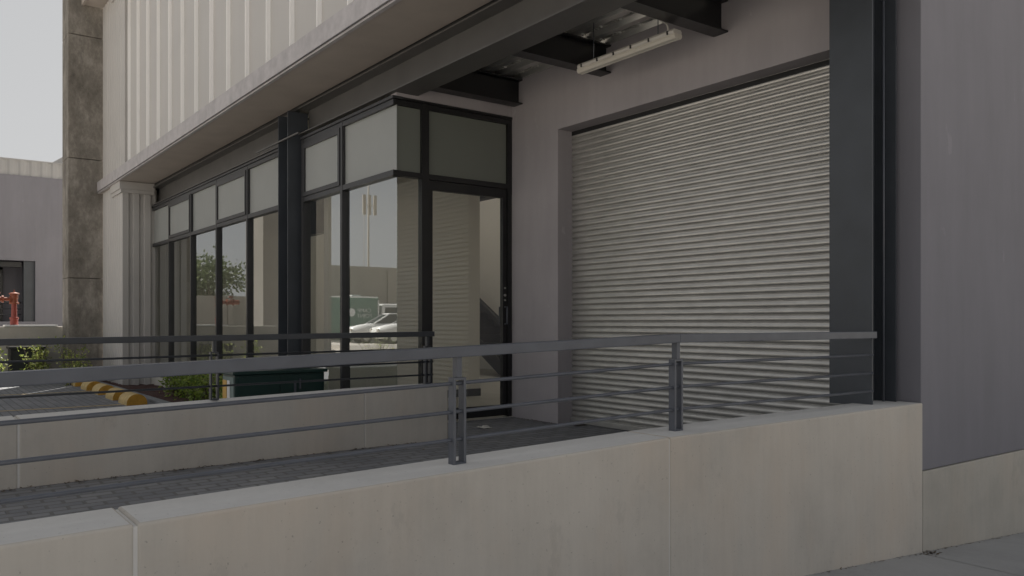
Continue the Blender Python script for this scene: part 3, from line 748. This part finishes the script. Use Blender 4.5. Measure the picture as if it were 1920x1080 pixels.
for i, (x, y, h, lab) in enumerate([(-14.1, 3.62, .42, 'low green shrub at the far end of the mulch bed under the windows'),
                                   (-13.0, 3.55, .5, 'leafy green shrub in the mulch bed beside the nearest wheel stop'),
                                   (-12.0, 3.5, .52, 'bushy green shrub in the middle of the mulch bed'),
                                   (-11.1, 3.52, .55, 'dense green shrub nearest to the steel column in the mulch bed'),
                                   (-10.3, 3.45, .5, 'green shrub crowding the pale side of the service cabinet')]):
    shrub('shrub', lab, x, y + .08, bedz, .60, .27, h, 620, .066, M['leaf'], 24, 'shrubs in the mulch bed')
shrub('shrub', 'sunlit yellow-green shrub at the left edge in front of the dock wall', -19.0, 1.50, LOT, .22, .2, .85, 420, .075, M['leaf_sun'], 12, 'sunlit shrubs along the dock wall', .1)
shrub('shrub', 'sunlit yellow-green shrub growing over the right corner of the black kiosk', -19.05, 2.2, LOT, .32, .22, .92, 460, .075, M['leaf_sun'], 12, 'sunlit shrubs along the dock wall', .1)
shrub('shrub', 'bright green shrub spreading at the foot of the concrete pillar', -18.2, 2.72, LOT, .62, .3, .70, 620, .06, M['leaf_sun'], 18, 'sunlit shrubs along the dock wall', .35)  # stands in shade; its sunlit look is painted in the leaf colour

# ------------------------------------------------------------------ litter and scraps
lt = MB()
def scatter(n, fx, fy, fz, s0, s1):
    for _ in range(n):
        lt.flat((fx(), fy(), fz()), rnd.uniform(s0, s1))
for _ in range(520):
    y = rnd.uniform(-1.5, 3.97); lt.flat((-6.29 + abs(rnd.gauss(0, .03)), y, rz(y) + .004), rnd.uniform(.01, .034))
for _ in range(110):
    x = rnd.uniform(-7.33, -6.6); lt.flat((x, 5.48 - abs(rnd.gauss(0, .03)), -1.055), rnd.uniform(.01, .03))
for _ in range(90):
    y = rnd.uniform(4.0, 5.4); lt.flat((-7.33 + abs(rnd.gauss(0, .05)), y, -1.055), rnd.uniform(.01, .03))
for _ in range(420):
    y = rnd.uniform(3.2, 9); lt.flat((-2.765 + abs(rnd.gauss(0, .012)), y, gz(-2.4, y) + .014), rnd.uniform(.006, .02))
for _ in range(60):
    lt.flat((-2.74 + rnd.gauss(0, .03), 5.5 + rnd.gauss(0, .05), gz(-2.4, 5.5) + .016), rnd.uniform(.01, .03))
for _ in range(60):
    lt.flat((rnd.uniform(-6.2, -3.2), rnd.uniform(.5, 5), -1.05), rnd.uniform(.01, .022))
tag(lt.build('leaf_litter', M['litter'], recalc=False), 'dry brown leaf litter gathered along the foot of the walls', 'litter', kind='stuff')
def crumple(name, label, loc, s):
    m_ = MB(); n = 9; v = []
    for i in range(n):
        for j in range(n):
            u, w_ = i / (n - 1) - .5, j / (n - 1) - .5
            v.append((loc[0] + u * s + rnd.gauss(0, s * .05), loc[1] + w_ * s * .7 + rnd.gauss(0, s * .05), loc[2] + .006 + abs(rnd.gauss(0, s * .09)) * (1.2 - abs(u) - abs(w_))))
    m_.add(v, [(i * n + j, (i + 1) * n + j, (i + 1) * n + j + 1, i * n + j + 1) for i in range(n - 1) for j in range(n - 1)])
    tag(m_.build(name, M['paper'], recalc=False), label, 'litter')
crumple('paper_scrap', 'crumpled pale paper scrap on the pavers by the glass door', (-6.75, 4.68, -1.06), .15)
crumple('paper_scrap', 'small flat white paper scrap on the footpath near the plinth', (-2.25, 5.95, gz(-2.4, 5.95) + .012), .07)

# ------------------------------------------------------------------ across the yard (seen mirrored in the glass)
YB = thing('boundary_building', 'long tan plastered building across the yard, mirrored in the corner window', 'building', (-46, -20, LOT))
m = MB(); m.box(-50, -45, -34, -9.3, LOT, 3.35)
for k in range(9): m.box(-44.99, -44.9, -33.6 + k * 2.9, -33.3 + k * 2.9, LOT, 3.1)
m.box(-44.99, -44.93, -34, -9.3, 1.6, 1.7)
m.build('wall', M['boundary'], YB)
YW = thing('boundary_wall', 'low tan boundary wall across the yard, mirrored in the left windows', 'wall', (-46, -5, LOT))
m = MB(); m.box(-46.2, -46, -9.2, -1, LOT, 1.45)
for k in range(4): m.box(-45.99, -45.9, -8.9 + k * 2.1, -8.6 + k * 2.1, LOT, 1.5)
m.build('wall_panel', M['boundary'], YW)
PY = thing('plaster_pylon', 'tall cream plastered pylon across the yard, mirrored beside the window column', 'pylon', (-26, -2, LOT))
m = MB(); m.box(-26.6, -25, -3.20, -.93, LOT, 7.0); m.build('shaft', M['boundary'], PY, bevel=.02)
m = MB(); m.box(-26.7, -24.9, -3.30, -.83, LOT, -.9); m.build('base', M['plinth'], PY, bevel=.02)
def tree(label, x, y, h, r, n):
    t = thing('tree', label, 'tree', (x, y, LOT), 'trees behind the boundary wall')
    m_ = MB(); m_.tube([(x, y, LOT), (x + .1, y, LOT + h * .3), (x, y + .1, LOT + h * .55), (x + .1, y, LOT + h * .8)], [.22, .17, .11, .04], 8)
    tips = []
    for k in range(11):
        a = rnd.uniform(0, 6.28); z0 = LOT + h * rnd.uniform(.28, .6); tip = Vector((x + r * rnd.uniform(.5, .95) * math.cos(a), y + r * rnd.uniform(.5, .95) * math.sin(a), LOT + h * rnd.uniform(.5, .95)))
        m_.tube([(x, y, z0), Vector((x, y, z0)).lerp(tip, .5) + Vector((0, 0, .2)), tip], [.08, .05, .02], 6); tips.append(tip)
    tips.append(Vector((x, y, LOT + h * .95)))
    m_.build('trunk', M['bark'], t, recalc=False)
    c_ = MB()
    for tip in tips:
        for k in range(n // len(tips)):
            o_ = Vector((rnd.gauss(0, r * .27), rnd.gauss(0, r * .27), rnd.gauss(0, h * .085))); c_.leaf(tip + o_, .26)
    c_.build('crown', M['leaf_tree'], t, recalc=False)
tree('broad dense tree behind the low boundary wall, mirrored in the fourth window', -52, -7.3, 4.9, 1.9, 2600)
tree('smaller tree behind the low boundary wall, mirrored in the third window', -52, -5.2, 4.3, 1.4, 2000)
tree('tree at the pylon side behind the boundary wall, mirrored near the column', -53, -12, 5.2, 1.9, 2000)
MA = thing('antenna_mast', 'slim telecom mast with panel antennas, mirrored in the corner window', 'mast', (-64, -28.6, LOT))
mx_, my_ = -60, -22.2; MA.location = (mx_, my_, LOT); WORLD[MA.name] = Vector((mx_, my_, LOT))
m = MB(); m.tube([(mx_, my_, LOT), (mx_, my_, 11.2)], [.10, .06], 10); m.tube([(mx_, my_ + .45, LOT), (mx_, my_ + .38, 9)], .02, 6); m.build('pole', M['plinth'], MA)
for dy in (-.45, .5, .05):
    m = MB(); m.box(mx_ + .2, mx_ + .32, my_ + dy - .13, my_ + dy + .13, 8.6, 10.2); m.bar((mx_, my_, 9.4), (mx_ + .25, my_ + dy, 9.4), .06, .06); m.build('antenna', M['plinth'], MA)
# raised yard where the vehicles are parked
m = MB(); m.hexa([(-44.8, -40, LOT - .3), (-33, -40, LOT - .3), (-33, -8, LOT - .3), (-44.8, -8, LOT - .3), (-44.8, -40, -1.05), (-34, -40, -1.05), (-34, -8, -1.05), (-44.8, -8, -1.05)])
tag(m.build('yard_terrace', M['earth']), kind='structure')
TZ = -1.05
def wheel(par, x, y, z, r=.30, ax='x', w_=.2):
    m_ = MB(); m_.lathe([(r * .6, 0), (r, .03), (r, w_ - .03), (r * .6, w_)], (x, y, z), 18, 0, ax); wh = m_.build('wheel', M['tyre'], par)
    m2 = MB(); m2.lathe([(r * .58, -.005), (r * .5, w_ + .01)], (x, y, z), 14, 0, ax); m2.build('rim', M['galv'], wh)
T = thing('box_trailer', 'green box trailer with white edging and lettering, mirrored in the corner window', 'trailer', (-40.5, -11.5, TZ))
m = MB(); m.box(-41.9, -40, -12.75, -9.65, TZ + .42, 1.36); m.build('body', M['trailer_green'], T, bevel=.12)
m = MB(); m.box(-39.995, -39.97, -12.65, -9.75, 1.30, 1.38); m.box(-39.995, -39.97, -9.77, -9.67, TZ + .5, 1.30); m.box(-39.995, -39.97, -12.73, -12.65, TZ + .5, 1.2); m.box(-39.995, -39.97, -12.65, -9.77, TZ + .42, TZ + .47); m.build('edge_trim', M['white'], T)
m = MB(); m.box(-41.2, -40.6, -11.95, -11.45, 1.37, 1.47); m.build('roof_vent', M['white'], T, bevel=.03)
def text(s_, size, loc, parent):
    cu = bpy.data.curves.new('lettering', 'FONT'); cu.body = s_; cu.size = size; cu.extrude = .004; cu.align_x = 'CENTER'
    cu.materials.append(M['white'])
    tmp = bpy.data.objects.new('lettering', cu); COL.objects.link(tmp)
    me_ = bpy.data.meshes.new_from_object(tmp.evaluated_get(bpy.context.evaluated_depsgraph_get())); bpy.data.objects.remove(tmp)
    o_ = bpy.data.objects.new('lettering', me_); COL.objects.link(o_); o_.parent = parent
    o_.rotation_euler = (R(90), 0, R(90)); o_.location = Vector(loc) - WORLD[parent.name]
text('CAMP', .30, (-39.97, -11.85, .52), T); text('POINT', .30, (-39.97, -11.85, .24), T)
m = MB(); m.lathe([(.22, 0), (.22, .012)], (-39.992, -11.10, .52), 20, 0, 'x'); m.build('emblem', M['white'], T)
for y_ in (-11.65, -10.95): wheel(T, -40.2, y_, TZ + .3)
def car(label, x, y, turn=0):
    t = thing('parked_car', label, 'car', (x, y, TZ), 'white cars parked across the yard')
    m_ = MB()
    # sections along the length (front towards +X): x, half width, sill, waist
    secs = [(2.02, .70, .38, .62), (1.9, .80, .25, .78), (1.2, .84, .22, .92), (.8, .85, .22, .98), (-1.5, .85, .22, 1.02), (-2.0, .80, .28, .98), (-2.06, .74, .4, .85)]
    v = []
    for (dx, hw, a, b) in secs:
        v += [(x + dx, y - hw, TZ + a), (x + dx, y - hw * 1.02, TZ + (a + b) / 2), (x + dx, y - hw * .94, TZ + b), (x + dx, y + hw * .94, TZ + b), (x + dx, y + hw * 1.02, TZ + (a + b) / 2), (x + dx, y + hw, TZ + a)]
    f = [tuple(range(6)), tuple(36 + k for k in range(6))]
    for i in range(6):
        for k in range(6): f.append((i * 6 + k, i * 6 + (k + 1) % 6, (i + 1) * 6 + (k + 1) % 6, (i + 1) * 6 + k))
    m_.add(v, f, 0, True)
    m_.hexa([(x + .05, y - .62, TZ + 1.45), (x - 1.35, y - .62, TZ + 1.47), (x - 1.35, y + .62, TZ + 1.47), (x + .05, y + .62, TZ + 1.45), (x - .05, y - .58, TZ + 1.5), (x - 1.25, y - .58, TZ + 1.52), (x - 1.25, y + .58, TZ + 1.52), (x - .05, y + .58, TZ + 1.5)])
    for sx0, sx1 in ((.86, .02), (-.62, -.62), (-1.85, -1.36)):
        for s in (-1, 1): m_.bar((x + sx0, y + s * .78, TZ + .97), (x + sx1, y + s * .62, TZ + 1.47), .05, .06)
    m_.build('body', M['white'], t)
    g_ = MB(); g_.hexa([(x + .84, y - .76, TZ + .96), (x - 1.82, y - .76, TZ + .99), (x - 1.82, y + .76, TZ + .99), (x + .84, y + .76, TZ + .96), (x + .02, y - .60, TZ + 1.46), (x - 1.34, y - .60, TZ + 1.46), (x - 1.34, y + .60, TZ + 1.46), (x + .02, y + .60, TZ + 1.46)])
    g_.build('window', M['carglass'], t)
    for s in (-1, 1):
        l_ = MB(); l_.box(x + 1.94, x + 2.03, y + s * .62 - .13, y + s * .62 + .13, TZ + .6, TZ + .72); l_.build('headlight', M['diffuser'], t, bevel=.02)
    for dx in (1.25, -1.25):
        for s in (-1, 1): wheel(t, x + dx, y + s * .86 - (.2 if s > 0 else 0), TZ + .3, .3, 'y')
    t.rotation_euler.z = R(90 + turn)
car('white parked car next to the green trailer, mirrored in the corner window', -37.6, -11.9, 12)
car('white parked car nearest the glass corner, mirrored in front of its twin', -35.7, -12.4, 12)
VN = thing('delivery_van', 'white van behind the two parked cars, mirrored at the glass corner', 'van', (-41, -13.8, TZ))
m = MB(); m.box(-43, -40, -14.8, -12.9, TZ + .35, TZ + 2.05); m.build('body', M['white'], VN, bevel=.15)
m = MB(); m.box(-39.999, -39.98, -14.0, -13.1, TZ + 1.35, TZ + 1.85); m.build('window', M['carglass'], VN)
for y_ in (-14.4, -13.3): wheel(VN, -40.15, y_, TZ + .3)
shrub('shrub', 'twiggy bush at the edge of the yard, mirrored in the corner window', -20.6, -2.6, LOT, .7, .6, .8, 260, .05, M['leaf_sun'], 26, 'bushes across the yard', .2)
